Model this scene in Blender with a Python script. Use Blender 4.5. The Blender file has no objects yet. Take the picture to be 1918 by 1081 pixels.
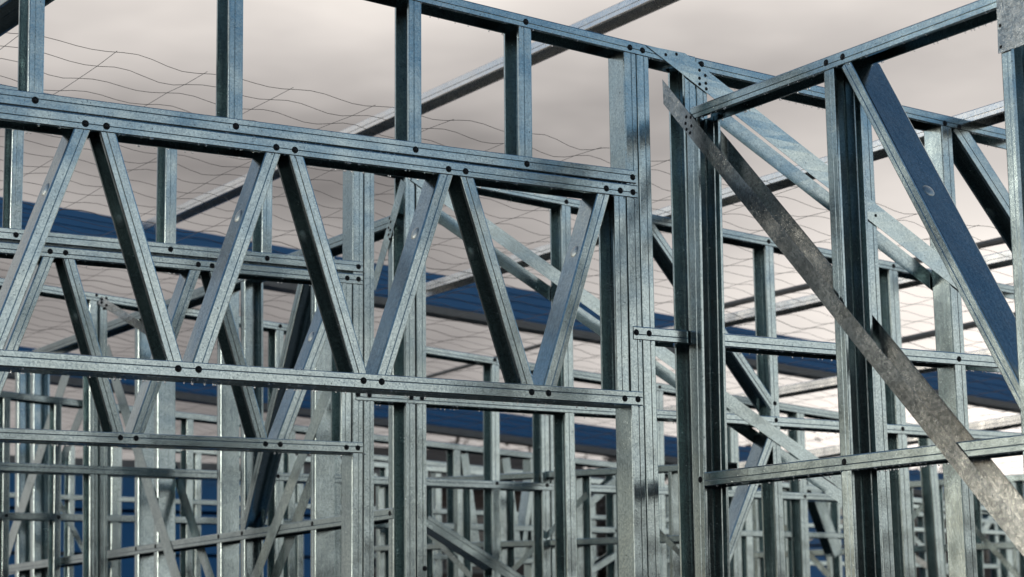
import bpy, math, random
from mathutils import Vector, Matrix
random.seed(7)
SC = bpy.context.scene
COL = SC.collection

# ------------------------------------------------------------------ camera
CAM_H = 1.6
F_PX, PITCH, ROLL, YAW = 3964.6, 0.174607, -0.014784, 1.011244
FH = Vector((math.cos(PITCH)*math.cos(YAW), math.cos(PITCH)*math.sin(YAW), math.sin(PITCH)))
R0 = Vector((math.sin(YAW), -math.cos(YAW), 0.0))
U0 = R0.cross(FH)
cr, sr = math.cos(ROLL), math.sin(ROLL)
RV = R0*cr + U0*sr
UV = U0*cr - R0*sr
EYE = Vector((0, 0, CAM_H))
cam_data = bpy.data.cameras.new("camera")
cam = bpy.data.objects.new("camera", cam_data)
COL.objects.link(cam)
cam.matrix_world = Matrix(((RV.x, UV.x, -FH.x, 0), (RV.y, UV.y, -FH.y, 0), (RV.z, UV.z, -FH.z, CAM_H), (0, 0, 0, 1)))
cam_data.sensor_width = 36.0
cam_data.lens = 36.0*F_PX/1918.0
cam_data.clip_start = 0.1
cam_data.clip_end = 2000
cam_data.dof.use_dof = True
cam_data.dof.focus_distance = 6.0
cam_data.dof.aperture_fstop = 5.0
cam_data.dof.aperture_blades = 9
SC.camera = cam

# ------------------------------------------------------------------ sky, sun, exposure
SUN_AZ = Vector((-0.82, 0.57, 0)).normalized()
SUN_EL = math.radians(7)
SUN_DIR = Vector((SUN_AZ.x*math.cos(SUN_EL), SUN_AZ.y*math.cos(SUN_EL), math.sin(SUN_EL)))
world = bpy.data.worlds.new("World")
SC.world = world
world.use_nodes = True
nt = world.node_tree
nt.nodes.clear()
def N(t, typ, **kw):
    n = t.nodes.new(typ)
    for k, v in kw.items():
        if k.startswith('i_'):
            n.inputs[k[2:].replace('_', ' ')].default_value = v
        else:
            setattr(n, k, v)
    return n
def mathn(t, op, a, b=None, c=None, clamp=False):
    n = t.nodes.new('ShaderNodeMath'); n.operation = op; n.use_clamp = clamp
    for i, v in enumerate((a, b, c)):
        if v is None: continue
        if isinstance(v, (int, float)): n.inputs[i].default_value = v
        else: t.links.new(v, n.inputs[i])
    return n.outputs[0]
def mixc(t, fac, a, b):
    n = t.nodes.new('ShaderNodeMix'); n.data_type = 'RGBA'
    for i, v in ((0, fac), (6, a), (7, b)):
        if isinstance(v, (int, float)): n.inputs[i].default_value = v
        elif isinstance(v, tuple): n.inputs[i].default_value = (*v, 1)
        else: t.links.new(v, n.inputs[i])
    return n.outputs[2]
def ramp(t, fac, stops):
    n = t.nodes.new('ShaderNodeValToRGB')
    cr_ = n.color_ramp
    while len(cr_.elements) < len(stops): cr_.elements.new(0.5)
    for e, (p, c) in zip(cr_.elements, stops):
        e.position = p; e.color = (c, c, c, 1) if isinstance(c, (int, float)) else (*c, 1)
    t.links.new(fac, n.inputs[0])
    return n.outputs[0]
sky = N(nt, 'ShaderNodeTexSky', sky_type='NISHITA', sun_disc=False)
sky.sun_elevation = SUN_EL
sky.sun_rotation = math.atan2(SUN_AZ.x, SUN_AZ.y)
sky.air_density = 1.0; sky.dust_density = 0.2; sky.ozone_density = 2.5
tc = N(nt, 'ShaderNodeTexCoord')
sep = N(nt, 'ShaderNodeSeparateXYZ'); nt.links.new(tc.outputs['Generated'], sep.inputs[0])
# overcast bank: heavy in the direction the camera looks, broken behind it
mapn = N(nt, 'ShaderNodeMapping'); mapn.inputs['Scale'].default_value = (1, 1, 3.2)
nt.links.new(tc.outputs['Generated'], mapn.inputs[0])
n1 = N(nt, 'ShaderNodeTexNoise'); n1.inputs['Scale'].default_value = 2.6; n1.inputs['Detail'].default_value = 5; n1.inputs['Roughness'].default_value = 0.48
nt.links.new(mapn.outputs[0], n1.inputs['Vector'])
n2 = N(nt, 'ShaderNodeTexNoise'); n2.inputs['Scale'].default_value = 6.5; n2.inputs['Detail'].default_value = 4; n2.inputs['Roughness'].default_value = 0.5
nt.links.new(mapn.outputs[0], n2.inputs['Vector'])
fx, fy = math.cos(YAW), math.sin(YAW)
fdot = mathn(nt, 'ADD', mathn(nt, 'MULTIPLY', sep.outputs[0], fx), mathn(nt, 'MULTIPLY', sep.outputs[1], fy))
rdot = mathn(nt, 'ADD', mathn(nt, 'MULTIPLY', sep.outputs[0], math.sin(YAW)), mathn(nt, 'MULTIPLY', sep.outputs[1], -math.cos(YAW)))
cover = mathn(nt, 'ADD', mathn(nt, 'MULTIPLY', fdot, 1.25), mathn(nt, 'MULTIPLY', mathn(nt, 'SUBTRACT', n1.outputs[0], 0.5), 1.5))
mr = N(nt, 'ShaderNodeMapRange', interpolation_type='SMOOTHSTEP')
mr.inputs['From Min'].default_value = 0.48; mr.inputs['From Max'].default_value = 0.82
nt.links.new(cover, mr.inputs['Value'])
# low bright haze layer of cloud near the horizon all round
lowb = N(nt, 'ShaderNodeMapRange', interpolation_type='SMOOTHSTEP')
lowb.inputs['From Min'].default_value = 0.255; lowb.inputs['From Max'].default_value = 0.175
nt.links.new(mathn(nt, 'ADD', sep.outputs[2], mathn(nt, 'MULTIPLY', mathn(nt, 'SUBTRACT', n2.outputs[0], 0.5), 0.10)), lowb.inputs['Value'])
mask = mathn(nt, 'MAXIMUM', mr.outputs[0], mathn(nt, 'MULTIPLY', lowb.outputs[0], 0.85))
# cloud brightness: thick grey middle, thinner and brighter to the right near the horizon
br = mathn(nt, 'ADD', mathn(nt, 'MULTIPLY', n1.outputs[0], 0.75), mathn(nt, 'MULTIPLY', n2.outputs[0], 0.25))
glow_r = N(nt, 'ShaderNodeMapRange', interpolation_type='SMOOTHSTEP')
glow_r.inputs['From Min'].default_value = -0.16; glow_r.inputs['From Max'].default_value = 0.32
nt.links.new(rdot, glow_r.inputs['Value'])
glow_z = N(nt, 'ShaderNodeMapRange', interpolation_type='SMOOTHSTEP')
glow_z.inputs['From Min'].default_value = 0.30; glow_z.inputs['From Max'].default_value = 0.07
nt.links.new(mathn(nt, 'ADD', sep.outputs[2], mathn(nt, 'MULTIPLY', mathn(nt, 'SUBTRACT', n1.outputs[0], 0.5), 0.12)), glow_z.inputs['Value'])
hi_z = N(nt, 'ShaderNodeMapRange', interpolation_type='SMOOTHSTEP')
hi_z.inputs['From Min'].default_value = 0.22; hi_z.inputs['From Max'].default_value = 0.34
nt.links.new(sep.outputs[2], hi_z.inputs['Value'])
glow_f = N(nt, 'ShaderNodeMapRange', interpolation_type='SMOOTHSTEP')
glow_f.inputs['From Min'].default_value = -0.1; glow_f.inputs['From Max'].default_value = 0.8
nt.links.new(fdot, glow_f.inputs['Value'])
glow = mathn(nt, 'MULTIPLY', mathn(nt, 'MULTIPLY', glow_r.outputs[0], glow_f.outputs[0]), glow_z.outputs[0])
back_r = N(nt, 'ShaderNodeMapRange', interpolation_type='SMOOTHSTEP')
back_r.inputs['From Min'].default_value = 0.25; back_r.inputs['From Max'].default_value = -0.45
nt.links.new(fdot, back_r.inputs['Value'])
rlim = mathn(nt, 'MINIMUM', mathn(nt, 'MAXIMUM', rdot, -0.14), 0.16)
lum = mathn(nt, 'ADD', mathn(nt, 'ADD', mathn(nt, 'MULTIPLY', mathn(nt, 'SUBTRACT', br, 0.5), 1.9), 0.45),
            mathn(nt, 'ADD', mathn(nt, 'ADD', mathn(nt, 'MULTIPLY', glow, 0.95), mathn(nt, 'MULTIPLY', back_r.outputs[0], 1.1)), mathn(nt, 'ADD', mathn(nt, 'MULTIPLY', hi_z.outputs[0], 0.32), mathn(nt, 'MULTIPLY', rlim, 0.75))))
lum = mathn(nt, 'MAXIMUM', lum, 0.22)
lumc = mathn(nt, 'MINIMUM', lum, 1.45)
cl_col = mixc(nt, lumc, (1.0, 0.935, 0.92), (1.03, 0.955, 0.885))
vm = N(nt, 'ShaderNodeVectorMath', operation='SCALE')
nt.links.new(cl_col, vm.inputs[0]); nt.links.new(lumc, vm.inputs['Scale'])
bg1 = N(nt, 'ShaderNodeBackground'); bg1.inputs['Strength'].default_value = 0.15
nt.links.new(sky.outputs[0], bg1.inputs[0])
bg2 = N(nt, 'ShaderNodeBackground'); bg2.inputs['Strength'].default_value = 1.0
nt.links.new(vm.outputs[0], bg2.inputs[0])
mx = N(nt, 'ShaderNodeMixShader')
nt.links.new(mask, mx.inputs[0]); nt.links.new(bg1.outputs[0], mx.inputs[1]); nt.links.new(bg2.outputs[0], mx.inputs[2])
wo = N(nt, 'ShaderNodeOutputWorld'); nt.links.new(mx.outputs[0], wo.inputs[0])
sun_d = bpy.data.lights.new("sun", 'SUN'); sun_d.energy = 0.5; sun_d.angle = math.radians(13); sun_d.color = (1.0, 0.91, 0.78)
sun = bpy.data.objects.new("sun", sun_d); COL.objects.link(sun)
sun.rotation_euler = SUN_DIR.to_track_quat('Z', 'Y').to_euler()
SC.view_settings.view_transform = 'Standard'
SC.view_settings.look = 'None'
SC.view_settings.exposure = 0.0
SC.view_settings.gamma = 1.0
SC.view_settings.use_curve_mapping = False
SC.render.engine = 'CYCLES'
SC.cycles.max_bounces = 8

# ------------------------------------------------------------------ materials
def mat_new(name):
    m = bpy.data.materials.new(name); m.use_nodes = True
    t = m.node_tree; b = t.nodes['Principled BSDF']
    return m, t, b
def galv(name, c1, c2, rough=(0.17, 0.30), metal=1.0, spangle=55.0, bump=0.08):
    m, t, b = mat_new(name)
    tcn = N(t, 'ShaderNodeTexCoord'); oi = N(t, 'ShaderNodeObjectInfo')
    add = N(t, 'ShaderNodeVectorMath', operation='ADD')
    sc = N(t, 'ShaderNodeVectorMath', operation='SCALE'); sc.inputs['Scale'].default_value = 37.0
    cmb = N(t, 'ShaderNodeCombineXYZ')
    for i in range(3): t.links.new(oi.outputs['Random'], cmb.inputs[i])
    t.links.new(cmb.outputs[0], sc.inputs[0]); t.links.new(tcn.outputs['Object'], add.inputs[0]); t.links.new(sc.outputs[0], add.inputs[1])
    v = N(t, 'ShaderNodeTexVoronoi'); v.inputs['Scale'].default_value = spangle*4; t.links.new(add.outputs[0], v.inputs['Vector'])
    vs = N(t, 'ShaderNodeSeparateColor'); t.links.new(v.outputs['Color'], vs.inputs[0])
    nb = N(t, 'ShaderNodeTexNoise'); nb.inputs['Scale'].default_value = 9; nb.inputs['Detail'].default_value = 5; t.links.new(add.outputs[0], nb.inputs['Vector'])
    nf = N(t, 'ShaderNodeTexNoise'); nf.inputs['Scale'].default_value = 520; nf.inputs['Detail'].default_value = 2; t.links.new(add.outputs[0], nf.inputs['Vector'])
    # fine long scratches / run marks along the member
    mp = N(t, 'ShaderNodeMapping'); mp.inputs['Scale'].default_value = (2.2, 160, 160); t.links.new(add.outputs[0], mp.inputs[0])
    ns = N(t, 'ShaderNodeTexNoise'); ns.inputs['Scale'].default_value = 1.0; ns.inputs['Detail'].default_value = 4; t.links.new(mp.outputs[0], ns.inputs['Vector'])
    f = mathn(t, 'ADD', mathn(t, 'MULTIPLY', vs.outputs[0], 0.24), mathn(t, 'ADD', mathn(t, 'MULTIPLY', nb.outputs[0], 0.34), mathn(t, 'ADD', mathn(t, 'MULTIPLY', nf.outputs[0], 0.28), mathn(t, 'ADD', mathn(t, 'MULTIPLY', ns.outputs[0], 0.30), mathn(t, 'MULTIPLY', mathn(t, 'SUBTRACT', oi.outputs['Random'], 0.5), 0.16)))))
    fr = N(t, 'ShaderNodeMapRange'); fr.inputs['From Min'].default_value = 0.36; fr.inputs['From Max'].default_value = 0.86; t.links.new(f, fr.inputs['Value'])
    base = mixc(t, fr.outputs[0], c1, c2)
    # small dark specks of dirt and oxide
    sp = N(t, 'ShaderNodeTexNoise'); sp.inputs['Scale'].default_value = 190; sp.inputs['Detail'].default_value = 3; t.links.new(add.outputs[0], sp.inputs['Vector'])
    spk = ramp(t, sp.outputs[0], [(0.0, 0.0), (0.655, 0.0), (0.70, 1.0), (1.0, 1.0)])
    base2 = mixc(t, mathn(t, 'MULTIPLY', spk, 0.65), base, (0.035, 0.045, 0.05))
    # faint whitish water stains
    ws = N(t, 'ShaderNodeTexNoise'); ws.inputs['Scale'].default_value = 26; ws.inputs['Detail'].default_value = 6; ws.inputs['Roughness'].default_value = 0.65; t.links.new(add.outputs[0], ws.inputs['Vector'])
    wsk = ramp(t, ws.outputs[0], [(0.0, 0.0), (0.56, 0.0), (0.66, 0.35), (1.0, 0.5)])
    t.links.new(base2, b.inputs['Base Color'])
    rr = N(t, 'ShaderNodeMapRange'); rr.inputs['To Min'].default_value = rough[0]; rr.inputs['To Max'].default_value = rough[1]
    t.links.new(mathn(t, 'ADD', mathn(t, 'MULTIPLY', vs.outputs[1], 0.5), mathn(t, 'MULTIPLY', wsk, 1.0)), rr.inputs['Value'])
    t.links.new(rr.outputs[0], b.inputs['Roughness'])
    b.inputs['Metallic'].default_value = metal
    bp = N(t, 'ShaderNodeBump'); bp.inputs['Strength'].default_value = bump; bp.inputs['Distance'].default_value = 0.0006
    hsum = mathn(t, 'ADD', mathn(t, 'MULTIPLY', nf.outputs[0], 0.7), mathn(t, 'MULTIPLY', vs.outputs[2], 0.6))
    t.links.new(hsum, bp.inputs['Height'])
    bp2 = N(t, 'ShaderNodeBump'); bp2.inputs['Strength'].default_value = 0.16; bp2.inputs['Distance'].default_value = 0.02
    nu = N(t, 'ShaderNodeTexNoise'); nu.inputs['Scale'].default_value = 7; nu.inputs['Detail'].default_value = 1; t.links.new(add.outputs[0], nu.inputs['Vector'])
    t.links.new(nu.outputs[0], bp2.inputs['Height']); t.links.new(bp.outputs[0], bp2.inputs['Normal'])
    t.links.new(bp2.outputs[0], b.inputs['Normal'])
    return m
M_ST = galv('galvanised_steel', (0.29, 0.36, 0.38), (0.53, 0.63, 0.635))
M_ST2 = galv('galvanised_steel_dull', (0.74, 0.73, 0.71), (0.93, 0.92, 0.89), rough=(0.22, 0.36), bump=0.06)
M_STRAP = galv('galvanised_strap', (0.17, 0.19, 0.195), (0.46, 0.475, 0.465), rough=(0.15, 0.32), spangle=30, bump=0.4)
def plain(name, col, rough=0.5, metal=0.0, **kw):
    m, t, b = mat_new(name)
    nb = N(t, 'ShaderNodeTexNoise'); nb.inputs['Scale'].default_value = kw.get('scale', 14); nb.inputs['Detail'].default_value = 5
    tcn = N(t, 'ShaderNodeTexCoord'); t.links.new(tcn.outputs['Object'], nb.inputs['Vector'])
    c = mixc(t, nb.outputs[0], tuple(x*kw.get('lo', 0.7) for x in col), tuple(min(1, x*kw.get('hi', 1.3)) for x in col))
    t.links.new(c, b.inputs['Base Color'])
    b.inputs['Roughness'].default_value = rough; b.inputs['Metallic'].default_value = metal
    return m
M_SCREW = plain('screw_dark', (0.007, 0.009, 0.010), 0.55, 0.0, scale=300)
M_DIMPLE = galv('pressed_steel', (0.45, 0.5, 0.5), (0.75, 0.8, 0.78), rough=(0.4, 0.6), spangle=60, bump=0.8)
M_WIRE = plain('mesh_wire', (0.10, 0.095, 0.095), 0.45, 0.7)
M_BLUE = plain('blue_painted_steel', (0.001, 0.15, 0.37), 0.45, 0.0, scale=3, lo=0.85, hi=1.15)
M_GREYTRIM = plain('grey_trim', (0.16, 0.16, 0.15), 0.5, 0.3)
M_GROUND = plain('ground_soil', (0.085, 0.07, 0.055), 0.95, scale=0.6, lo=0.5, hi=1.4)
M_SLAB = plain('concrete', (0.20, 0.195, 0.18), 0.7, scale=1.2)
M_BARK = plain('bark', (0.05, 0.038, 0.03), 0.9)
M_LEAF = plain('leaf', (0.085, 0.062, 0.04), 0.85, scale=2.0, lo=0.4, hi=1.6)
m, t, b = mat_new('water'); M_WATER = m
b.inputs['Base Color'].default_value = (1, 1, 1, 1); b.inputs['Roughness'].default_value = 0.0
b.inputs['Transmission Weight'].default_value = 1.0; b.inputs['IOR'].default_value = 1.33

# ------------------------------------------------------------------ projection of survey pixels onto real planes
def ray(px, py):
    return FH + RV*((px-959)/F_PX) - UV*((py-540.5)/F_PX)
class Plane:
    """vertical plane; u to the right as seen, v up, n towards the camera"""
    def __init__(s, axis, c):
        s.axis, s.c = axis, c
        if axis == 'Y': s.u, s.n = Vector((1, 0, 0)), Vector((0, -1, 0))
        else: s.u, s.n = Vector((0, -1, 0)), Vector((-1, 0, 0))
        s.v = Vector((0, 0, 1))
        s.o = Vector((0, c, 0)) if axis == 'Y' else Vector((c, 0, 0))
    def hit(s, px, py, back=0.0):
        d = ray(px, py)
        c = s.c + back
        k = c/d.y if s.axis == 'Y' else c/d.x
        p = EYE + d*k
        return (p.dot(s.u), p.z)
    def world(s, uv, back=0.0):
        return s.o + s.u*uv[0] + s.v*uv[1] - s.n*back

# ------------------------------------------------------------------ object helpers
def link(name, data, parent=None, mw=None, mat=None):
    o = bpy.data.objects.new(name, data); COL.objects.link(o)
    if mat is not None and data is not None and len(data.materials) == 0: data.materials.append(mat)
    if mw is None: mw = Matrix.Identity(4)
    if parent is not None:
        o.parent = parent
        o.matrix_local = WM[parent.name].inverted() @ mw
    else:
        o.matrix_world = mw
    WM[o.name] = mw
    return o
WM = {}
def thing(name, label, cat, loc, group=None):
    o = link(name, None, None, Matrix.Translation(Vector(loc)))
    o['label'] = label; o['category'] = cat; o['kind'] = 'thing'
    if group: o['group'] = group
    o.empty_display_size = 0.1
    return o
def mesh(verts, faces, smooth=None):
    me = bpy.data.meshes.new('mesh'); me.from_pydata([tuple(v) for v in verts], [], faces); me.update()
    if smooth:
        me.polygons.foreach_set('use_smooth', [True]*len(me.polygons))
        me.set_sharp_from_angle(angle=math.radians(smooth))
    return me
def fillet(pts, rads, seg=3):
    out = [pts[0]]
    for i in range(1, len(pts)-1):
        p, a, c = Vector(pts[i]), Vector(pts[i-1]), Vector(pts[i+1])
        r = rads[i]
        if r <= 0: out.append(pts[i]); continue
        d1 = (a-p).normalized(); d2 = (c-p).normalized()
        ang = d1.angle(d2); tl = min(r/math.tan(ang/2), (a-p).length*0.49, (c-p).length*0.49)
        s, e = p+d1*tl, p+d2*tl
        for k in range(seg+1):
            q = k/seg
            out.append(tuple((s*(1-q)+p*q)*(1-q) + (p*(1-q)+e*q)*q))
    out.append(pts[-1])
    return out
def offset(pl, t):
    n = len(pl); A, B = [], []
    for i in range(n):
        p = Vector(pl[i])
        d1 = (p-Vector(pl[i-1])).normalized() if i > 0 else None
        d2 = (Vector(pl[i+1])-p).normalized() if i < n-1 else None
        if d1 is None: d1 = d2
        if d2 is None: d2 = d1
        n1 = Vector((-d1.y, d1.x)); n2 = Vector((-d2.y, d2.x))
        nn = (n1+n2); nn.normalize(); k = 1/max(0.35, nn.dot(n1))
        A.append(p+nn*t*k/2); B.append(p-nn*t*k/2)
    return A + B[::-1]
T = 0.0014
def c_profile(w, D, s, lip=0.009, groove=True, rweb=0.0035, rib=False, rear=0.0):
    """(b, d) outline; web on side -s, lips on side +s, d = depth behind the face"""
    h = w/2-T/2; d0 = T/2; d1 = D-T/2
    pts = [(s*h, d0+lip), (s*h, d0)]; rad = [0, 0.002]
    if groove:
        g = s*w*0.10
        pts += [(g+s*0.0018, d0), (g, d0+0.0013), (g-s*0.0018, d0)]; rad += [0, 0, 0]
    pts += [(-s*h, d0), ]; rad += [rweb]
    if rib:
        pts += [(-s*h, D*0.44), (-s*h+s*0.002, D*0.5), (-s*h, D*0.56)]; rad += [0, 0, 0]
    if rear > 0:
        g = s*(w*0.1+rear*0.5)
        pts += [(-s*h, d1), (g-s*0.002, d1), (g, d1-0.002), (g+s*0.002, d1), (s*(h+rear), d1), (s*(h+rear), d1-lip)]; rad += [0.006, 0, 0, 0, 0.002, 0]
    else:
        pts += [(-s*h, d1), (s*h, d1), (s*h, d1-lip)]; rad += [0.0035, 0.002, 0]
    return offset(fillet(pts, rad, 2), T)
def extrude(outline, L):
    n = len(outline)
    V = [(0, p[0], -p[1]) for p in outline] + [(L, p[0], -p[1]) for p in outline]
    F = [(i, (i+1) % n, n+(i+1) % n, n+i) for i in range(n)]
    F.append(tuple(range(n))[::-1]); F.append(tuple(range(n, 2*n)))
    return V, F

OPENV = {'L': (-1, 0), 'R': (1, 0), 'U': (0, 1), 'D': (0, -1)}
class Wall:
    def __init__(s, plane, name, label, cat, loc, group=None, D=0.089, detail=2, rib=False):
        s.pl, s.D, s.detail, s.rib = plane, D, detail, rib
        s.root = thing(name, label, cat, loc, group)
        s.members = []
    def member(s, name, p1, p2, w, open_='L', outer=False, ext=(0.0, 0.0), mat=None, back=0.0, strap=False, label=None, floor=False, horiz=None, lip=0.009, rear=0.0, depth=None, cut=0.0):
        pl = s.pl
        a1, a2 = Vector(pl.hit(*p1, back)), Vector(pl.hit(*p2, back))
        m = ((p1[0]+p2[0])/2, (p1[1]+p2[1])/2)
        if horiz is None: horiz = abs(p2[0]-p1[0]) > abs(p2[1]-p1[1])
        dd = (0, w/2) if horiz else (w/2, 0)
        q = Vector(pl.hit(m[0]+dd[0], m[1]+dd[1], back)) - Vector(pl.hit(m[0]-dd[0], m[1]-dd[1], back))
        if floor and a1.y != a2.y:     # carry the lower end down to the bottom plate
            lo = 0 if a1.y < a2.y else 1
            if lo == 0: a1 = a2 + (a1-a2)*((a2.y-0.004)/(a2.y-a1.y))
            else: a2 = a1 + (a2-a1)*((a1.y-0.004)/(a1.y-a2.y))
        ax = (a2-a1).normalized(); bx = Vector((-ax.y, ax.x))
        wm = abs(q.dot(bx))
        a1 = a1 - ax*ext[0]; a2 = a2 + ax*ext[1]
        L = (a2-a1).length
        if strap:
            off = back - (0.0012 if back == 0 else -0.0012)
            V, F = [], []
            hw = wm/2; nseg = 24; bulge = 0.0
            ol = [(-hw, 0), (hw, 0), (hw, 0.0012), (-hw, 0.0012)]
            for i in range(nseg+1):
                x = L*i/nseg
                tw = 0.0012*math.sin(i*0.9+len(name))
                for bb, d in ol: V.append((x+(cut*bb*(1-i/nseg)), bb, -d + (0.0012+tw)*(bb/hw)*0.5*math.sin(math.pi*i/nseg)))
            for i in range(nseg):
                for k in range(4):
                    F.append((i*4+k, i*4+(k+1) % 4, (i+1)*4+(k+1) % 4, (i+1)*4+k))
            F.append((3, 2, 1, 0)); F.append(tuple(nseg*4+k for k in range(4)))
            me = mesh(V, F)
            rec = back - 0.0030 if back == 0 else back + 0.0030
        else:
            ov = OPENV[open_]
            sgn = 1 if bx.dot(Vector(ov)) > 0 else -1
            rec = (0.0 if outer else 0.0017 + random.random()*0.0009) + back
            Dm = depth or (s.D if outer else s.D - 2*(rec-back))
            ol = c_profile(wm, Dm, sgn, lip=lip, groove=s.detail >= 1, rib=(name == 'stud' and s.rib), rear=rear)
            if s.detail == 0: ol = c_profile(wm, Dm, sgn, lip=0.007, groove=False)
            V, F = extrude(ol, L)
            me = mesh(V, F)
        O = pl.world(a1, rec)
        axw = pl.u*ax.x + pl.v*ax.y; bxw = pl.u*bx.x + pl.v*bx.y
        mw = Matrix(((axw.x, bxw.x, pl.n.x, O.x), (axw.y, bxw.y, pl.n.y, O.y), (axw.z, bxw.z, pl.n.z, O.z), (0, 0, 0, 1)))
        o = link(name, me, s.root, mw, mat or M_ST)
        if label: o['label'] = label
        s.members.append(dict(o=o, a=a1, ax=ax, bx=bx, L=L, w=wm, outer=outer, strap=strap, rec=rec, mw=mw, back=back, open=open_))
        return o
    def find(s, uv, strap=None):
        best = None
        for m in s.members:
            if strap is not None and m['strap'] != strap: continue
            if m['back'] > 0.01: continue
            r = uv - m['a']; x = r.dot(m['ax']); b = r.dot(m['bx'])
            if -0.01 < x < m['L']+0.01 and abs(b) < m['w']*0.62:
                k = (0 if m['strap'] else (1 if m['outer'] else 2))
                if best is None or k < best[0]: best = (k, m, x, b)
        return best
    def screw(s, px, py, r=0.0085):
        uv = Vector(s.pl.hit(px, py)); f = s.find(uv)
        if f is None: return
        m = f[1]
        P = s.pl.world(uv, m['rec'] - 0.0002)
        n, u, v = s.pl.n, s.pl.u, s.pl.v
        ang = random.random()*6
        u2 = u*math.cos(ang)+v*math.sin(ang); v2 = n.cross(u2)
        k = r/0.0085
        mw = Matrix(((u2.x*k, v2.x*k, n.x*k, P.x), (u2.y*k, v2.y*k, n.y*k, P.y), (u2.z*k, v2.z*k, n.z*k, P.z), (0, 0, 0, 1)))
        link('screw', SCREW_ME, m['o'], mw)
def lathe(prof, seg=14):
    V, F = [], []
    for r, z in prof:
        for i in range(seg):
            a = 2*math.pi*i/seg; V.append((r*math.cos(a), r*math.sin(a), z))
    for j in range(len(prof)-1):
        for i in range(seg):
            F.append((j*seg+i, j*seg+(i+1) % seg, (j+1)*seg+(i+1) % seg, (j+1)*seg+i))
    F.append(tuple((len(prof)-1)*seg+i for i in range(seg)))
    return V, F
V_, F_ = lathe([(0.0096, 0.0), (0.0088, 0.0010), (0.0074, 0.0014), (0.0064, 0.0004), (0.0050, 0.0004), (0.0042, 0.0020), (0.0020, 0.0027)])
SCREW_ME = mesh(V_, F_, 50); SCREW_ME.materials.append(M_SCREW)
V_, F_ = lathe([(0.0185, 0.0), (0.0165, 0.0016), (0.0130, 0.0030), (0.0085, 0.0040), (0.0035, 0.0044)], 20)
DIMPLE_ME = mesh(V_, F_, 60); DIMPLE_ME.materials.append(M_DIMPLE)
def dimple(m, px, py, pl, interior):
    """pressed stiffening dimple on the web of a diagonal; placed on the web at the middle of its depth"""
    uv = Vector(pl.hit(px, py, 0.037)); r = uv-m['a']; x = r.dot(m['ax'])
    sg = 1 if m['bx'].dot(Vector(OPENV[m['open']])) > 0 else -1
    # web sits on side -sg; seen face points to +sg inside the channel, -sg outside
    bpos = -sg*(m['w']/2) + (sg*(T+0.0003) if interior else -sg*0.0003)
    nl = Vector((0, sg if interior else -sg, 0))
    xl = Vector((1, 0, 0)); yl = nl.cross(xl)
    P = Vector((x, bpos, -0.037))
    L_ = Matrix(((xl.x, yl.x, nl.x, P.x), (xl.y, yl.y, nl.y, P.y), (xl.z, yl.z, nl.z, P.z), (0, 0, 0, 1)))
    link('dimple', DIMPLE_ME, m['o'], m['mw'] @ L_)
# ------------------------------------------------------------------ planes of the frames
YA, YC, YE, YF, YH = 5.0, 6.57, 8.5, 10.0, 13.5
def x_at(px, py, y):
    d = ray(px, py); return d.x/d.y*y
XB = x_at(1284, 440, YA)
XD = x_at(736, 960, YC+0.078)
def base(pl, px, py):
    p = pl.world(pl.hit(px, py)); return (p.x, p.y, 0.0)

# ground and slab
def box(name, lo, hi, mat, parent=None):
    x0, y0, z0 = lo; x1, y1, z1 = hi
    V = [(x0,y0,z0),(x1,y0,z0),(x1,y1,z0),(x0,y1,z0),(x0,y0,z1),(x1,y0,z1),(x1,y1,z1),(x0,y1,z1)]
    F = [(0,3,2,1),(4,5,6,7),(0,1,5,4),(1,2,6,5),(2,3,7,6),(3,0,4,7)]
    return link(name, mesh(V, F), parent, Matrix.Identity(4), mat)
gm = mesh([(-600,-600,-0.12),(600,-600,-0.12),(600,600,-0.12),(-600,600,-0.12)], [(0,1,2,3)])
g = link('ground', gm, None, None, M_GROUND); g['kind'] = 'structure'
s_ = box('floor_slab', (-1.5, 3.5, -0.119), (15.0, 14.5, 0.0), M_SLAB); s_['kind'] = 'structure'

# ================= front wall (receding to the right) =================
PA = Plane('Y', YA)
A = Wall(PA, 'steel_frame', 'front galvanised steel wall frame with the large sharp zigzag truss, rounded screws and double stud', 'steel frame', base(PA, 900, 540), 'steel wall frames')
m = A.member
# plates and chords
m('top_plate', (600, -54), (1302.5, 117.5), 24, 'D', True)
m('top_plate', (1304, 119), (1935, 263.5), 22, 'D', True)
m('truss_chord', (-60, 171.6), (1191, 332.2), 28, 'U', True)
m('truss_chord', (-60, 200.8), (1194.5, 359.2), 27.2, 'D', True)
m('truss_chord', (-60, 666.5), (1204, 747.3), 30.0, 'U', True)
m('nogging', (1187, 623), (1293, 631.6), 25.5, 'D', True, horiz=True)
m('nogging', (1303, 632.3), (1935, 683), 23.8, 'D', True)
# studs above the truss
for top, bot, w in (((71.5, -40), (67.8, 186), 29.5), ((444.5, -95), (442, 236), 27), ((778.6, -11), (778.8, 280), 24.3), ((984, 40), (986.6, 306), 24.3)):
    m('stud', bot, top, w, 'L', ext=(0.0, 0.0))
m('stud', (1202.5, 1081), (1180, 94), 23, 'R', floor=True)
m('stud', (1227.5, 1081), (1203.8, 99), 23, 'R', floor=True)
m('stud', (1169, 746), (1161.8, 356), 22.5, 'L')
m('stud', (1318, 1081), (1292.5, 117), 22, 'L', floor=True)
m('stud', (1340, 1081), (1314, 124), 20, 'R', floor=True)
m('stud', (1667.5, 1081), (1622, 191), 19.5, 'R', floor=True)
m('stud', (1822.5, 1081), (1773, 230), 20, 'R', floor=True)
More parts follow.
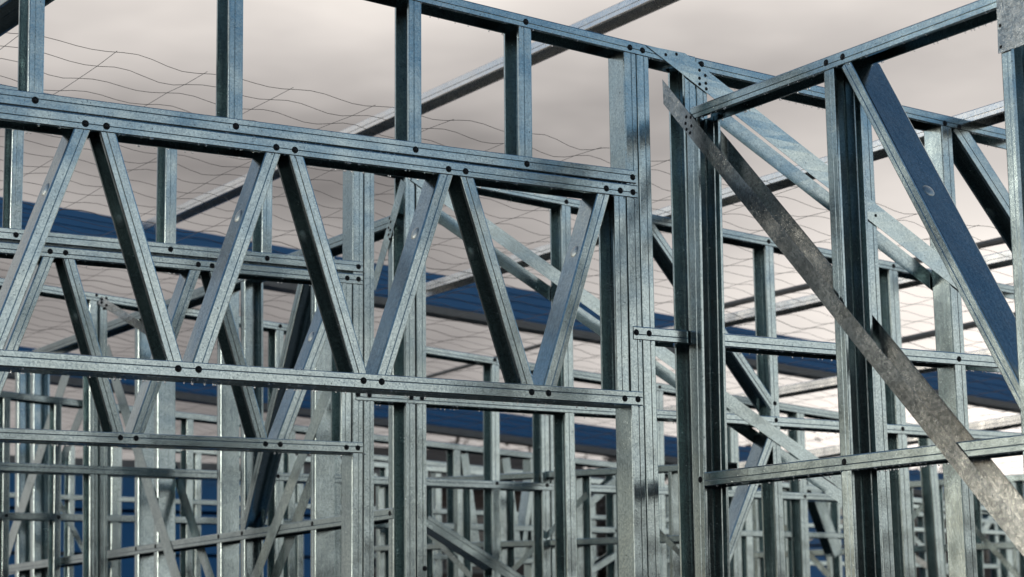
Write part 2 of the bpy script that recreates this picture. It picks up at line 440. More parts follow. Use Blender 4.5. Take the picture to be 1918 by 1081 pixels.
# truss diagonals
tx = 0.028
dA = []
m('truss_diagonal', (-10, 655), (154, 243), 33, 'R', ext=(tx, tx)); dA.append(A.members[-1])
m('truss_diagonal', (328, 674), (203, 247), 29.2, 'L', ext=(tx, tx)); dA.append(A.members[-1])
m('truss_diagonal', (377, 678), (512, 288), 30.5, 'R', ext=(tx, tx)); dA.append(A.members[-1])
m('truss_diagonal', (675.5, 698), (556, 292), 26.5, 'L', ext=(tx, tx)); dA.append(A.members[-1])
m('truss_diagonal', (720, 701), (836, 328), 27, 'R', ext=(tx, tx)); dA.append(A.members[-1])
m('truss_diagonal', (990.5, 720), (876, 332), 25, 'L', ext=(tx, tx)); dA.append(A.members[-1])
m('truss_diagonal', (1032, 722), (1131, 364), 25, 'R', ext=(tx, tx)); dA.append(A.members[-1])
m('diagonal_brace', (2010, 568), (1798, 240), 29, 'L', ext=(0, 0.01)); dR = A.members[-1]
# straps
m('strap_brace', (1246, 93), (1830, 552), 41, strap=True, mat=M_ST, cut=2.0)
m('strap_brace', (1338, 209), (1790, 561), 33, strap=True, mat=M_ST, back=0.089)
for x, y in ((66,187.8),(442,236.6),(778.6,280.3),(987,307),(1185,332),(160,231.5),(199.5,236.5),(517.6,276),(552.5,281),(840.4,316.8),(872.3,321),(1135.7,353),(1162,357),(1185.6,360),
             (334,690.5),(372,692),(681,713),(715,715),(996,734.5),(1027.5,736.5),(1170.5,746.5),(1195,748),(985,41),(1180,89),(1203.5,94.5),(1313,120.5),(1770,231),(1797,238),
             (1192,622.5),(1216,624.5),(1796.5,672.6)):
    A.screw(x, y)
for x, y in ((1246,103),(1266,102),(1309,132),(1320,142),(1309,147),(1321,156.5),(1309.5,158),(1322,167),(1639,404)):
    A.screw(x, y, 0.0048)
for i, (x, y, inn) in enumerate(((134,378,False),(221,408,True),(443,402,False),(567,440,True),(780,438,False),(881,474,True),(1075,470,False))):
    dimple(dA[(0,1,2,3,4,5,6)[i]], x, y, PA, inn)
dimple(dR, 1868, 417, PA, True)

# ================= side wall (receding to the left) =================
PB = Plane('X', XB)
B = Wall(PB, 'steel_frame', 'right side wall frame crossed by a long speckled strap, gusset plate at its top corner', 'steel frame', base(PB, 1400, 540), 'steel wall frames', D=0.078)
m = B.member
m('top_plate', (1293, 213.5), (1885, -6), 26.5, 'D', True)
m('nogging', (1320, 897.8), (1960, 824), 30, 'D', True)
m('stud', (1311, 1081), (1294, 214), 20.5, 'R', floor=True, rear=0.020)
m('stud', (1591.5, 1081), (1550, 120), 20, 'R', floor=True, rear=0.030)
m('stud', (1936, 1081), (1881, 60), 20.5, 'R', floor=True, rear=0.030)
m('diagonal_brace', (1945, 812), (1582, 118), 25, 'L', depth=0.112); dB = B.members[-1]
m('strap_brace', (1243, 172), (1990, 1103), 40, strap=True, mat=M_STRAP, horiz=False, cut=-1.1)
m('strap_brace', (1345, 262), (1995, 1058), 40, strap=True, mat=M_STRAP, back=0.084, cut=-1.1, horiz=False)
# gusset plate at the corner
p0 = [PB.hit(1866, -60), PB.hit(1871.5, 101), PB.hit(1990, 60), PB.hit(1990, -60)]
V = [PB.world(p, -0.0035) for p in p0] + [PB.world(p, -0.0015) for p in p0]
ctr = V[0].copy()
gp = link('gusset_plate', mesh([v-ctr for v in V], [(0,1,2,3),(7,6,5,4),(0,4,5,1),(1,5,6,2),(2,6,7,3),(3,7,4,0)]), B.root, Matrix.Translation(ctr), M_STRAP)
for x, y in ((1547,117.6),(1578,106.5),(1310.5,898.5),(1581,865.5)): B.screw(x, y)
for x, y in ((1286.8,219.4),(1295.3,220),(1285.5,231.3),(1296.4,236.3),(1287.3,242.5),(1294,249.2)): B.screw(x, y, 0.0048)
for x, y in ((1875,48.5),(1876.5,88.3)):
    uv = PB.hit(x, y); P = PB.world(uv, -0.0036); k = .5
    link('screw', SCREW_ME, gp, Matrix(((0,0,-k,P.x),(-k,0,0,P.y),(0,k,0,P.z),(0,0,0,1))))
dimple(dB, 1742, 352, PB, False)

# ================= second wall, behind and parallel to the front wall =================
PC = Plane('Y', YC)
C = Wall(PC, 'steel_frame', 'second steel wall frame behind the front one, with its own smaller zigzag truss at left', 'steel frame', base(PC, 600, 540), 'steel wall frames')
m = C.member
m('top_plate', (-40, 158), (1087, 382.5), 17.5, 'D', True)
m('top_plate', (1088, 383), (1935, 550), 16.5, 'D', True)
m('truss_chord', (-60, 431), (680, 500.5), 22, 'U', True)
m('truss_chord', (-60, 457.5), (680, 523.8), 21, 'D', True)
m('truss_chord', (-60, 810), (680, 839), 22.5, 'U', True)
m('nogging', (667, 741.2), (762, 746.5), 17, 'D', True)
m('nogging', (764, 746.8), (1303, 779.5), 17, 'D', True)
m('nogging', (1305, 779.7), (1935, 820), 18, 'D', True)
for top, bot, w in (((37, 175), (30.5, 439), 22), ((323.5, 232), (320, 466), 21), ((503, 268), (500.7, 484), 18.5)):
    m('stud', bot, top, w, 'L')
m('stud', (669.7, 1081), (671.8, 300), 19.3, 'R', floor=True)
m('stud', (691.4, 1081), (692.3, 304), 19.3, 'R', floor=True)
m('stud', (649, 838), (651, 522), 18.5, 'L')
m('stud', (770.4, 1081), (768.4, 320), 18.3, 'L', floor=True)
m('stud', (791, 1081), (788.8, 324), 18.3, 'R', floor=True)
m('stud', (1073.3, 1081), (1061, 378), 17.6, 'L', floor=True)
m('stud', (1465, 1081), (1441.6, 453), 15.6, 'L', floor=True)
m('stud', (1706, 1081), (1674, 498), 17, 'L', floor=True)
m('truss_diagonal', (-52, 845), (92, 480), 24, 'R', ext=(0.01, tx)); dC = [C.members[-1]]
m('truss_diagonal', (222, 808), (130, 484), 22, 'L', ext=(tx, tx)); dC.append(C.members[-1])
m('truss_diagonal', (260, 809), (367, 504), 22.3, 'R', ext=(tx, tx)); dC.append(C.members[-1])
m('truss_diagonal', (491, 819), (403, 505), 21, 'L', ext=(tx, tx)); dC.append(C.members[-1])
m('truss_diagonal', (531, 820), (641, 527), 22.5, 'R', ext=(tx, tx)); dC.append(C.members[-1])
m('diagonal_brace', (1450, 762), (1212, 410), 18.5, 'L')
m('diagonal_brace', (1362, 1050), (1448, 815), 17, 'R')
m('strap_brace', (775, 327), (1600, 921), 29, strap=True, mat=M_ST)
m('strap_brace', (800, 388), (1620, 962), 27, strap=True, mat=M_ST, back=0.089)
for x, y in ((30,440),(319.6,467),(500.6,484),(671.6,499.7),(94,471),(123,473.5),(371.6,495.5),(397.5,498),(650.6,521),(671.6,522.8),(225.6,820),(255,821),(497.4,831.5),(525,832.6),(649,838),(670.5,839),
             (671,738.5),(692,740),(770.5,745),(790.5,746),(1061,378),(1440,452.5),(1674,498.5),(1452,755.5),(1454,787),(1691,803.5),(796,1065)):
    C.screw(x, y)
for i, (x, y, inn) in enumerate(((138, 594, True), (571, 624, False))):
    dimple(dC[(1, 4)[i]], x, y, PC, inn)

# ================= side wall running back from the second wall =================
PD = Plane('X', XD)
Dw = Wall(PD, 'steel_frame', 'dark side wall frame at lower left with crossed straps, running back behind the second truss', 'steel frame', base(PD, 500, 900), 'steel wall frames')
m = Dw.member
m('top_plate', (60, 664), (742, 410), 19, 'D', True)
m('nogging', (-30, 1072), (736, 961), 18, 'D', True)
m('stud', (731, 1081), (730, 415), 10, 'R', floor=True)
for x, w, op, mat, top in ((585, 9.5, 'L', None, 478), (453, 8.5, 'R', None, 525), (409, 8, 'L', None, 540), (291, 7.5, 'L', None, 583), (254.5, 7.5, 'L', None, 596), (161, 8, 'R', None, 630), (59, 7, 'R', None, 666), (30, 6.5, 'R', None, 676)):
    m('stud', (x, 1081), (x+0.5, top), w, op, floor=True)
m('diagonal_brace', (450, 1003), (566, 512), 10, 'R'); dD = Dw.members[-1]
m('strap_brace', (340, 1110), (200, 655), 17, strap=True, mat=M_ST)
m('strap_brace', (468, 1110), (650, 640), 17, strap=True, mat=M_ST)
m('strap_brace', (500, 1116), (640, 750), 18, strap=True, mat=M_ST, back=0.089)
m('strap_brace', (-6, 1095), (131, 682), 15, strap=True, mat=M_ST)
m('strap_brace', (60, 1000), (172, 720), 14, strap=True, mat=M_ST, back=0.089)
m('strap_brace', (412, 1140), (318, 860), 16, strap=True, mat=M_ST, back=0.089)
m('strap_brace', (700, 540), (757, 340), 12, strap=True, mat=M_ST)
for x, y in ((730,961.6),(584.7,981),(453,999),(409,1005),(291,1023),(254.5,1028)): Dw.screw(x, y)
for x, y in ((731,409),(733,416),(729,427),(732,431),(729,440),(731,448)): Dw.screw(x, y, 0.0048)

# ================= third and fourth walls =================
PE = Plane('Y', YE)
E_ = Wall(PE, 'steel_frame', 'third wall frame seen through the middle opening, its raked top plate in soft focus', 'steel frame', base(PE, 929, 800), 'steel wall frames', detail=1)
m = E_.member
m('top_plate', (-40, 521), (929, 676), 14.5, 'D', True)
m('top_plate', (930, 676.2), (1935, 836), 14.5, 'D', True)
m('nogging', (-40, 872.5), (1600, 933), 15.2, 'U', True)
for x0, x1, w, op, y0 in ((176, 176, 15, 'L', 556), (194, 194, 15, 'R', 560), (525, 524, 15.5, 'L', 612), (632, 631.5, 15, 'L', 628), (929, 931, 14.3, 'L', 675), (1021, 1025.5, 14.3, 'L', 690), (1037, 1041, 14, 'R', 693),
                          (1236, 1242, 14, 'L', 725), (1375, 1384, 14, 'L', 747), (1500, 1512, 13.5, 'L', 767), (1622, 1640, 13.5, 'R', 786), (1745, 1765, 13, 'L', 806)):
    m('stud', (x1, 1081), (x0, y0), w, op, floor=True)
m('strap_brace', (186, 562), (330, 655), 18, strap=True, mat=M_STRAP)
m('strap_brace', (1160, 700), (1235, 800), 14, strap=True, mat=M_STRAP, back=0.089)
m('diagonal_brace', (800, 975), (1010, 1110), 26, 'U')
for x, y in ((525,611),(927,674),(931,905.5),(1025,909),(521,892),(1236,725),(1508,930)): E_.screw(x, y)
for x, y in ((181,553),(190,561),(199,559),(190,567),(199,572),(196,578)): E_.screw(x, y, 0.006)

PF = Plane('Y', YF)
Fw = Wall(PF, 'steel_frame', 'fourth wall frame, blurred, with low zigzag trusses hanging behind the middle opening', 'steel frame', base(PF, 857, 900), 'steel wall frames', detail=0)
m = Fw.member
m('top_plate', (-40, 733), (1935, 962), 11.5, 'D', True)
m('nogging', (-40, 965), (1600, 1004), 12.3, 'U', True)
for x, w, op, y0 in ((14, 13, 'L', 740), (110, 13, 'L', 752), (217, 13, 'R', 763), (357, 12.5, 'L', 780), (480, 12.5, 'L', 794), (548, 12.5, 'L', 802), (857, 12.5, 'L', 838), (1000, 12, 'R', 854),
                 (1155, 12, 'L', 872), (1213, 12, 'R', 879), (1402, 12, 'L', 901), (1494, 12, 'L', 911), (1600, 12, 'L', 923)):
    m('stud', (x*1.0+(x-560)*0.006, 1081), (x, y0), w, op, floor=True)
m('truss_diagonal', (895, 1040), (870, 850), 15, 'R')
m('truss_diagonal', (973, 1052), (948, 858), 15, 'R')
m('truss_diagonal', (978, 1052), (1004, 862), 9, 'R')
m('truss_chord', (855, 1058), (1080, 1046), 11, 'U', True)
m('diagonal_brace', (1078, 968), (1160, 895), 20, 'U')
m('diagonal_brace', (1085, 940), (1112, 1070), 11, 'R')
m('diagonal_brace', (1515, 880), (1572, 1040), 20, 'L')
m('diagonal_brace', (1070, 1095), (1240, 985), 15, 'U')
for x, y in ((12,966),(110,968.6),(857,987),(1155,993)): Fw.screw(x, y)

PH = Plane('Y', YH)
H = Wall(PH, 'steel_frame', 'farthest steel wall frame at lower right, only horizontal bars and short studs showing through', 'steel frame', base(PH, 1500, 1000), 'steel wall frames', detail=0)
m = H.member
m('top_plate', (640, 850), (1935, 985), 9, 'D', True)
m('nogging', (640, 1040), (1935, 1062), 9, 'U', True)
for x in (672, 745, 822, 1110, 1188, 1256, 1340, 1420, 1478, 1560, 1648, 1735, 1800, 1868):
    m('stud', (x+(x-560)*0.005, 1081), (x, 850+(x-640)*0.104), 10, 'L' if x % 3 else 'R', floor=True)
m('strap_brace', (1440, 1046), (1720, 905), 11, strap=True, mat=M_STRAP)
m('strap_brace', (1480, 900), (1760, 1075), 13, strap=True, mat=M_STRAP)
m('diagonal_brace', (1880, 925), (1800, 1080), 13, 'L')

# more frames deeper in the building
PG = Plane('Y', 11.9)
G = Wall(PG, 'steel_frame', 'low far wall frame with closely spaced studs, seen under the lower blue fascia', 'steel frame', base(PG, 700, 960), 'steel wall frames', detail=0)
G.member('top_plate', (-40, 812), (1935, 965), 10, 'D', True)
G.member('nogging', (-40, 925), (1935, 1000), 9, 'U', True)
gr = random.Random(21)
x = -20.0
while x < 1900:
    if not (890 < x < 1010):
        G.member('stud', (x+(x-560)*0.006, 1081), (x, 815+(x+40)*0.0775), 10.5, 'L', floor=True)
    x += gr.uniform(58, 105)
for xa in (60, 420, 700, 1290, 1660):
    G.member('strap_brace', (xa, 840+xa*0.07), (xa+120, 1075), 11, strap=True)
def side_frame(label, X, x0, x1, y0, y1, step, seed):
    pl = Plane('X', X); r = random.Random(seed)
    W = Wall(pl, 'steel_frame', label, 'steel frame', base(pl, (x0+x1)/2, 980), 'steel wall frames', detail=0)
    W.member('top_plate', (x0, y0), (x1, y1), 12, 'D', True)
    q = [(y0+(1245-y0)*f, y1+(1245-y1)*f) for f in (0.36, 0.66)]
    for a, b_ in q: W.member('nogging', (x0, a), (x1, b_), 12, 'U', True)
    x = x0+6
    while x < x1-4:
        W.member('stud', (x+(x-560)*0.006, 1081), (x, y0+(y1-y0)*(x-x0)/(x1-x0)), 7, 'R', floor=True)
        x += step*r.uniform(0.8, 1.2)
    n = 3
    for i in range(n):
        xa = x0+(x1-x0)*(i+0.15)/n; xb = xa+(x1-x0)/n*0.7
        if i % 2: xa, xb = xb, xa
        W.member('strap_brace', (xa, y0+20), (xb, 1081), 14, strap=True, horiz=False)
    return W
side_frame('low side frame running back behind the middle opening, with crossed straps', 5.5, 700, 1350, 905, 872, 84, 4)
side_frame('farther side frame low at right, behind the long strap and the wide stud', 9.0, 1405, 1935, 925, 893, 70, 9)

# ================= raked roof beams running back over the walls =================
def beam(label, X, p1, p2, w, open_='D', mat=None, D=0.085, roll=3):
    pl = Plane('X', X)
    W = Wall(pl, 'roof_beam', label, 'roof beam', base(pl, (p1[0]+p2[0])/2, (p1[1]+p2[1])/2)[:2]+(pl.hit(*p1)[1],), 'roof beams', D=D, detail=1)
    o = W.member('channel', p1, p2, w, open_, True, mat=mat or M_ST2)
    mw = WM[o.name] @ Matrix.Rotation(math.radians(-roll), 4, 'X')
    o.matrix_local = WM[W.root.name].inverted() @ mw; WM[o.name] = mw
    return W
b1 = beam('long roof beam rising to the top of the picture, passing behind the front top plate', 4.25, (262, 426), (1360, -76), 21, 'D')
b2 = beam('roof beam just below it, passing behind both strap braces to the right edge', 4.94, (762, 548), (1960, 173), 20, 'D')
b3 = beam('roof beam low on the right, behind the two crossing strap braces', 6.4, (1230, 625), (1960, 462), 18, 'D')
b4 = beam('roof beam lowest on the right, under the blue fascia', 7.2, (1190, 780), (1960, 642), 17, 'D')
b5 = beam('short roof beam at right edge below the blue fascia', 8.2, (1330, 882), (1960, 776), 17, 'D')
b6 = beam('dark roof beam cutting the top left corner of the picture', 1.80, (-300, 209), (160, -122), 34, 'D', mat=M_ST, D=0.11, roll=0)
# scaffold tubes
def tube_mesh(pts, r, seg=8):
    V, F = [], []
    n = len(pts)
    for i, p in enumerate(pts):
        d = (pts[min(i+1, n-1)]-pts[max(i-1, 0)]).normalized()
        a = d.cross(Vector((0, 0, 1)))
        if a.length < 0.01: a = Vector((1, 0, 0))
        a.normalize(); bb = d.cross(a)
        for k in range(seg):
            q = 2*math.pi*k/seg; V.append(p + a*r*math.cos(q) + bb*r*math.sin(q))
    for i in range(n-1):
        for k in range(seg): F.append((i*seg+k, i*seg+(k+1) % seg, (i+1)*seg+(k+1) % seg, (i+1)*seg+k))
    F.append(tuple(range(seg))[::-1]); F.append(tuple((n-1)*seg+k for k in range(seg)))
    return V, F
def tube(name, label, cat, X, p1, p2, r, group=None, mat=None):
    pl = Plane('X', X)
    a, b_ = pl.world(pl.hit(*p1)), pl.world(pl.hit(*p2))
    V, F = tube_mesh([Vector((0, 0, 0)), b_-a], r)
    o = link(name, mesh(V, F, 40), None, Matrix.Translation(a), mat or M_GREYTRIM)
    o['label'] = label; o['category'] = cat; o['kind'] = 'thing'
    if group: o['group'] = group
    return o
tube('tube_rail', 'upper dark round rail sloping behind the right posts', 'rail', 7.0, (1340, 577), (1960, 430), 0.017, 'dark round rails')
tube('tube_rail', 'lower dark round rail sloping behind the right posts', 'rail', 8.0, (1660, 644), (1960, 578), 0.019, 'dark round rails')
tube('tube_rail', 'dark blurred round rail behind the middle of the front truss', 'rail', 7.6, (780, 712), (1080, 628), 0.014, 'dark round rails')

# ================= blue fascias =================
def fascia(name, label, Y, p1, p2, h, ribs, trim):
    pl = Plane('Y', Y)
    a1, a2 = Vector(pl.hit(*p1)), Vector(pl.hit(*p2))
    mid = ((p1[0]+p2[0])/2, (p1[1]+p2[1])/2)
    hh = abs((Vector(pl.hit(mid[0], mid[1]+h/2)) - Vector(pl.hit(mid[0], mid[1]-h/2))).dot(Vector((-(a2-a1).normalized().y, (a2-a1).normalized().x))))
    root = thing(name, label, 'roof fascia', pl.world(a1), 'blue roof fascias')
    ax = (a2-a1).normalized(); bx = Vector((-ax.y, ax.x)); L = (a2-a1).length
    prof = []
    for i in range(ribs):
        t0 = hh/2 - hh*i/ribs; st = hh/ribs
        prof += [(t0, 0), (t0-st*0.78, 0.003), (t0-st*0.80, 0.012), (t0-st*0.96, 0.012)]
    prof += [(-hh/2, 0), (-hh/2, 0.05), (hh/2, 0.05)]
    O = pl.world(a1); axw = pl.u*ax.x+pl.v*ax.y; bxw = pl.u*bx.x+pl.v*bx.y
    mw = Matrix(((axw.x, bxw.x, pl.n.x, O.x), (axw.y, bxw.y, pl.n.y, O.y), (axw.z, bxw.z, pl.n.z, O.z), (0, 0, 0, 1)))
    V, F = extrude(prof, L); link('fascia_sheet', mesh(V, F), root, mw, M_BLUE)
    O2 = pl.world(a1 - bx*(hh/2+trim/2+0.003), -0.01)
    mw2 = mw.copy(); mw2.translation = O2
    V, F = extrude([(trim/2, 0), (-trim/2, 0.0), (-trim/2, 0.12), (trim/2, 0.12)], L); link('edge_trim', mesh(V, F), root, mw2, M_GREYTRIM)
    return root
fascia('roof_fascia', 'upper blue ribbed metal fascia of the roof behind, sloping across the whole picture', 11.0, (-60, 392), (1990, 745), 59, 4, 0.045)
fascia('roof_fascia', 'lower blue ribbed metal fascia, narrower, under the front truss', 14.0, (-60, 658), (1990, 935), 40, 3, 0.05)
# blue clad site shed beyond the left walls, and the pale one further right
def shed(label, Y, x0, x1, ytop, ybot, ribs, mat, name='site_shed', cat='site shed'):
    pl = Plane('Y', Y)
    a = Vector(pl.hit(x0, ytop)); b_ = Vector(pl.hit(x1, ytop)); zt = (a.y+b_.y)/2
    root = thing(name, label, cat, (a.x, Y, -0.1))
    n = ribs; H_ = zt+0.1; st = H_/n
    for i in range(n):
        z1 = zt - st*i
        box('cladding_panel', (a.x, Y+0.004*(i % 2), z1-st+0.03), (b_.x, Y+2.0, z1), mat, root)
    box('roof', (a.x-0.1, Y-0.12, zt+0.001), (b_.x+0.1, Y+2.1, zt+0.07), M_GREYTRIM, root)
    return root
shed('blue horizontally clad shed behind the lower left studs', 17.5, -40, 650, 882, 1081, 9, M_BLUE)
shed('blue horizontally clad shed low at right behind the crossed straps', 19.0, 1490, 1600, 905, 1081, 5, M_BLUE)

# neighbouring house with a low tiled roof seen through the middle opening
def house(label, Y, px0, px1, pe, pr, cols):
    pl = Plane('Y', Y)
    a = pl.hit(px0, pe); b_ = pl.hit(px1, pe); zr = pl.hit((px0+px1)/2, pr)[1]; ze = (a[1]+b_[1])/2
    x0, x1 = a[0], b_[0]; dep = 5.0
    root = thing('neighbour_house', label, 'house', (x0, Y, -0.12))
    box('wall', (x0+0.3, Y+0.4, -0.12), (x1-0.3, Y+dep, ze-0.001), cols[0], root)
    n = 14
    for i in range(n):
        y0 = Y+2.5*i/n; y1 = Y+2.5*(i+1)/n+0.05; z0 = ze+(zr-ze)*i/n; z1 = ze+(zr-ze)*(i+1)/n
        V = [(x0, y0, z0+0.03), (x1, y0, z0+0.03), (x1, y1, z1+0.0), (x0, y1, z1+0.0), (x0, y0, z0-0.01), (x1, y0, z0-0.01), (x1, y1, z1-0.04), (x0, y1, z1-0.04)]
        link('tile_course', mesh(V, [(0,1,2,3),(7,6,5,4),(0,4,5,1),(1,5,6,2),(2,6,7,3),(3,7,4,0)]), root, None, cols[1])
    box('gutter', (x0-0.1, Y-0.12, ze-0.12), (x1+0.1, Y-0.002, ze+0.02), M_GREYTRIM, root)
    for wx in (0.2, 0.45, 0.72):
        xx = x0+(x1-x0)*wx
        f = box('window', (xx, Y+0.36, ze-1.3), (xx+1.2, Y+0.398, ze-0.4), M_GREYTRIM, root)
        box('pane', (xx+0.06, Y+0.33, ze-1.24), (xx+1.14, Y+0.358, ze-0.46), M_GLASS, f)
M_TILE = plain('roof_tile', (0.10, 0.085, 0.075), 0.6, scale=2.5, lo=0.4, hi=1.5)
M_WALLD = plain('dark_brick_wall', (0.07, 0.05, 0.042), 0.8, scale=5)
M_GLASS = plain('dark_glass', (0.02, 0.025, 0.03), 0.1)
house('low dark house with tiled roof far behind the middle opening', 25.0, 560, 1170, 893, 806, (M_WALLD, M_TILE))
house('low dark house with tiled roof far behind the right side wall', 27.0, 1300, 2050, 912, 850, (M_WALLD, M_TILE))

# unseen two-storey brick house, added behind the camera to darken what the channels mirror
hx0, hx1, hy0, hy1, hh = -13.0, -1.2, -16.0, -9.0, 6.6
hb = thing('neighbour_house', 'unseen two-storey dark brick house, added to darken the reflections in the steel', 'house', (hx0, hy1, -0.12))
box('wall', (hx0, hy0, -0.12), (hx1, hy1, hh), M_WALLD, hb)
for i in range(9):
    z = hh+0.22*i; k = 0.45*i
    box('tile_course', (hx0-0.3+k, hy0-0.3+k, z+0.001), (hx1+0.3-k, hy1+0.3-k, z+0.22), M_TILE, hb)
for zz in (0.9, 3.9):
    for xx in (-11.6, -8.8, -6.0, -3.2):
        f = box('window', (xx, hy1+0.002, zz), (xx+1.4, hy1+0.05, zz+1.3), M_GREYTRIM, hb)
        box('pane', (xx+0.07, hy1+0.052, zz+0.07), (xx+1.33, hy1+0.06, zz+1.23), M_GLASS, f)

rx0, rx1, ry1 = 2.0, 24.0, -10.0  # low house out of view, added so the lower posts reflect something dark
hc = thing('neighbour_house', 'unseen low single-storey dark brick house, added to darken the lower posts by reflection', 'house', (rx0, ry1, -0.12))
box('wall', (rx0, ry1-8, -0.12), (rx1, ry1, 2.45), M_WALLD, hc)
for i in range(5):
    z = 2.45+0.16*i; k = 0.5*i
    box('tile_course', (rx0-0.4+k, ry1-8.4+k, z+0.001), (rx1+0.4-k, ry1+0.4-k, z+0.16), M_TILE, hc)
for xx in (4.0, 8.5, 13.0, 17.5):
    f = box('window', (xx, ry1+0.002, 0.9), (xx+1.6, ry1+0.05, 2.1), M_GREYTRIM, hc)
    box('pane', (xx+0.07, ry1+0.052, 0.97), (xx+1.53, ry1+0.06, 2.03), M_GLASS, f)

# ================= roof safety mesh =================
MY = 5.98
pm = Plane('Y', MY)
q1 = pm.hit(215, 98); q2 = pm.hit(1008, 257)
mm = (q2[1]-q1[1])/(q2[0]-q1[0])
def mesh_z(x): return q1[1] + mm*(x-q1[0])
tx0 = q1[0]
root = thing('safety_mesh', 'thin wavy wire safety mesh stretched over the roof, open sky above it', 'safety mesh', (tx0, MY, mesh_z(tx0)))
rng = random.Random(3)
def wire(name, pts, r, seg=3):
    o = pts[0]; V, F = tube_mesh([p-o for p in pts], r, seg)
    link(name, mesh(V, F), root, Matrix.Translation(o), M_WIRE)
rows = 92
def wav(x, k, ph):
    cell = (x-tx0)/0.3
    fr = cell-math.floor(cell)
    rj = random.Random(int(math.floor(cell))*131+k//2)
    return 0.009*math.sin(2*math.pi*fr) *(0.5+rj.random()) + 0.006*math.sin(x*1.7+k*0.35+ph) + 0.003*math.sin(x*9+k*1.3) + 0.002*math.sin(x*23+k*k)
for k in range(rows):
    y = MY + 0.15*k
    xa, xb = 0.24*y-0.4, 1.22*y+0.6
    n = int((xb-xa)/(0.05 if k < 30 else 0.075)); pts = []
    for i in range(n+1):
        x = xa+(xb-xa)*i/n
        pts.append(Vector((x, y+0.004*math.sin(x*5+k), mesh_z(x)+wav(x, k, 0) - 0.004*(k % 7 == 3))))
    wire('long_wire', pts, 0.0011 if k % 9 != 5 else 0.0018)
for j in range(-12, 60):
    x = tx0 + 0.3*j
    k0 = max(0, (x/1.22-MY)/0.15-3); k1 = min(rows-1, (x/0.24-MY)/0.15+3)
    k0, k1 = int(k0), int(max(0, k1))
    if k1-k0 < 2: continue
    if x < 0.8 or x > 22: continue
    pts = []
    for k in range(k0, k1+1):
        pts.append(Vector((x, MY+0.15*k + (-0.02 if k == k0 else 0), mesh_z(x)+wav(x+0.0001, k, 0))))
    wire('cross_wire', pts, 0.0011)

# ================= trees far behind =================
def tree(x, y, h, w, seed, label):
    r = random.Random(seed)
    root = thing('tree', label, 'tree', (x, y, -0.12), 'trees beyond the site')
    V, F = [], []
    def limb(a, b_, r0, r1):
        n0 = len(V); d = (b_-a).normalized(); s1 = d.cross(Vector((0.3, 1, 0.2))).normalized(); s2 = d.cross(s1)
        for p, rr in ((a, r0), (b_, r1)):
            for k in range(6):
                q = k*math.pi/3; V.append(p+s1*rr*math.cos(q)+s2*rr*math.sin(q))
        for k in range(6): F.append((n0+k, n0+(k+1) % 6, n0+6+(k+1) % 6, n0+6+k))
    top = Vector((0, 0, h*0.55)); limb(Vector((0, 0, 0)), top, 0.22, 0.12)
    tips = []
    for i in range(16):
        z = h*(0.28+0.3*r.random()); a = r.random()*6.28; L = w*(0.3+0.5*r.random())
        p0 = Vector((0, 0, z)); p1 = p0+Vector((math.cos(a)*L, math.sin(a)*L, h*(0.15+0.3*r.random()))); limb(p0, p1, 0.07, 0.02); tips.append(p1)
        for j in range(3):
            p2 = p1+Vector((r.uniform(-1, 1), r.uniform(-1, 1), r.uniform(0, 1)))*w*0.3; limb(p1, p2, 0.02, 0.006); tips.append(p2)
    link('trunk', mesh(V, F), root, Matrix.Translation((x, y, -0.12)), M_BARK)
    V2, F2 = [], []
    for i in range(9000):
        c = r.choice(tips) + Vector((r.gauss(0, 1), r.gauss(0, 1), r.gauss(0, .8)))*w*0.16
        s = 0.05+0.09*r.random(); a = Vector((r.uniform(-1, 1), r.uniform(-1, 1), r.uniform(-1, 1))).normalized(); b2 = a.orthogonal().normalized()
        n0 = len(V2); V2 += [c-a*s, c+b2*s*0.6, c+a*s, c-b2*s*0.6]; F2.append((n0, n0+1, n0+2, n0+3))
    link('crown', mesh(V2, F2), root, Matrix.Translation((x, y, -0.12)), M_LEAF)
tl = [(640, 30, 4.3, 2.6), (830, 32, 5.2, 3.0), (960, 34, 5.0, 3.2), (1090, 31, 4.6, 2.8), (1240, 33, 5.0, 3.0), (1400, 30, 5.0, 3.0), (1520, 34, 5.6, 3.2), (1650, 31, 5.0, 3.0), (1780, 33, 5.0, 3.0), (1900, 30, 4.4, 2.6)]
tn = ['brown bushy tree behind the second post pair, leftmost of the row', 'brown tree seen left of the middle opening studs', 'broad brown tree seen between the middle opening studs', 'brown tree right of the middle opening',
      'brown tree behind the tall double stud', 'brown tree behind the lower diagonal left of the long strap', 'tallest brown tree, right of the rounded post', 'brown tree behind the lower end of the long strap', 'brown tree behind the wide right stud', 'brown tree at the right edge, lowest of the row']
for i, (px, Y, h, w) in enumerate(tl):
    d = ray(px, 1000); k = Y/d.y
    tree(d.x*k, Y, h*0.86, w, 50+i, tn[i])

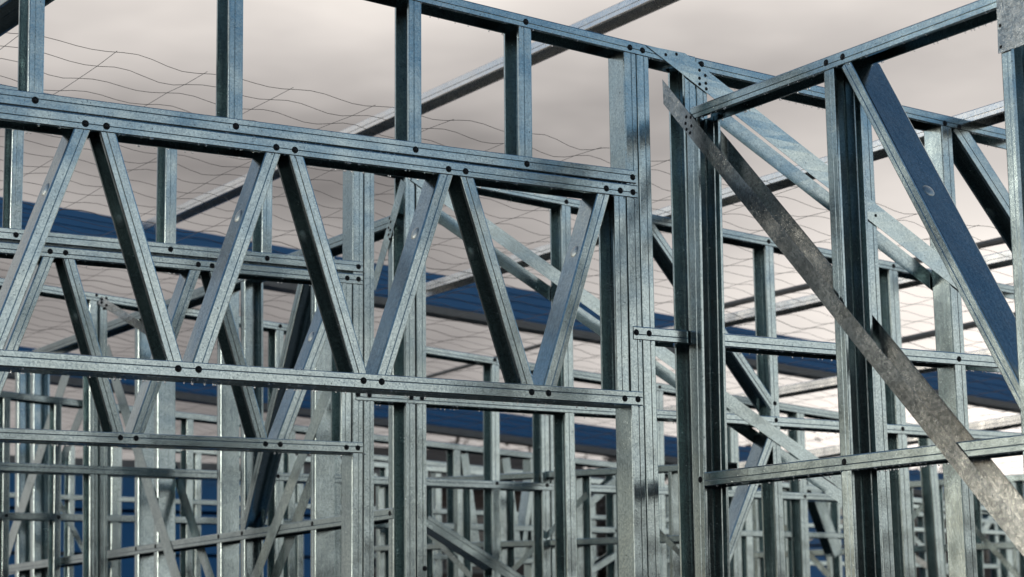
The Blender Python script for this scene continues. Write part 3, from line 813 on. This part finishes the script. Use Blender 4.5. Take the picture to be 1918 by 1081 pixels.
# ================= rain drops =================
def ico():
    t_ = (1+5**.5)/2
    V = [Vector(v).normalized() for v in ((-1,t_,0),(1,t_,0),(-1,-t_,0),(1,-t_,0),(0,-1,t_),(0,1,t_),(0,-1,-t_),(0,1,-t_),(t_,0,-1),(t_,0,1),(-t_,0,-1),(-t_,0,1))]
    F = [(0,11,5),(0,5,1),(0,1,7),(0,7,10),(0,10,11),(1,5,9),(5,11,4),(11,10,2),(10,7,6),(7,1,8),(3,9,4),(3,4,2),(3,2,6),(3,6,8),(3,8,9),(4,9,5),(2,4,11),(6,2,10),(8,6,7),(9,8,1)]
    F2 = []; cache = {}
    def mid(a, b_):
        k = (min(a, b_), max(a, b_))
        if k not in cache: V.append(((V[a]+V[b_])/2).normalized()); cache[k] = len(V)-1
        return cache[k]
    for a, b_, c in F:
        x, y, z = mid(a, b_), mid(b_, c), mid(c, a); F2 += [(a, x, z), (b_, y, x), (c, z, y), (x, y, z)]
    return V, F2
IV, IF = ico()
def drops(W, n_face, hang_step):
    rr = random.Random(11)
    V, F = [], []
    def add(P, sx, sn, sv):
        n0 = len(V)
        for p in IV:
            V.append(P + W.pl.u*p.x*sx + W.pl.v*p.z*sv + W.pl.n*p.y*sn)
        F.extend(tuple(n0+i for i in f) for f in IF)
    for mb in W.members:
        if mb['back'] > 0.01: continue
        horiz = abs(mb['ax'].x) > 0.75
        if not mb['strap'] and mb['outer']:
            k = int(mb['L']*n_face)
        else: k = int(mb['L']*n_face*0.35)
        for i in range(k):
            x = rr.random()*mb['L']; b_ = (rr.random()-0.5)*mb['w']*0.9
            s = 0.0009+0.0012*rr.random()**2
            add(W.pl.world(mb['a']+mb['ax']*x+mb['bx']*b_, mb['rec']), s, s*0.55, s*1.1)
        if mb['outer'] and horiz:
            x = 0.0
            while x < mb['L']:
                x += hang_step*rr.expovariate(1.0)
                s = 0.0014+0.0014*rr.random()
                for bk in (0.001, W.D-0.001):
                    if rr.random() < 0.6:
                        add(W.pl.world(mb['a']+mb['ax']*x-mb['bx']*(mb['w']/2*(1 if mb['bx'].y > 0 else -1)), bk) - Vector((0, 0, s*0.8)), s, s, s*1.25)
    o = W.root; base_ = o.matrix_world.translation.copy()
    lo = Vector(WM[o.name].translation)
    r = link('water_drops', mesh([v-lo for v in V], F, 180), o, Matrix.Translation(lo), M_WATER)
    r['kind'] = 'stuff'
drops(A, 42, 0.020)
drops(B, 22, 0.018)
drops(C, 22, 0.024)
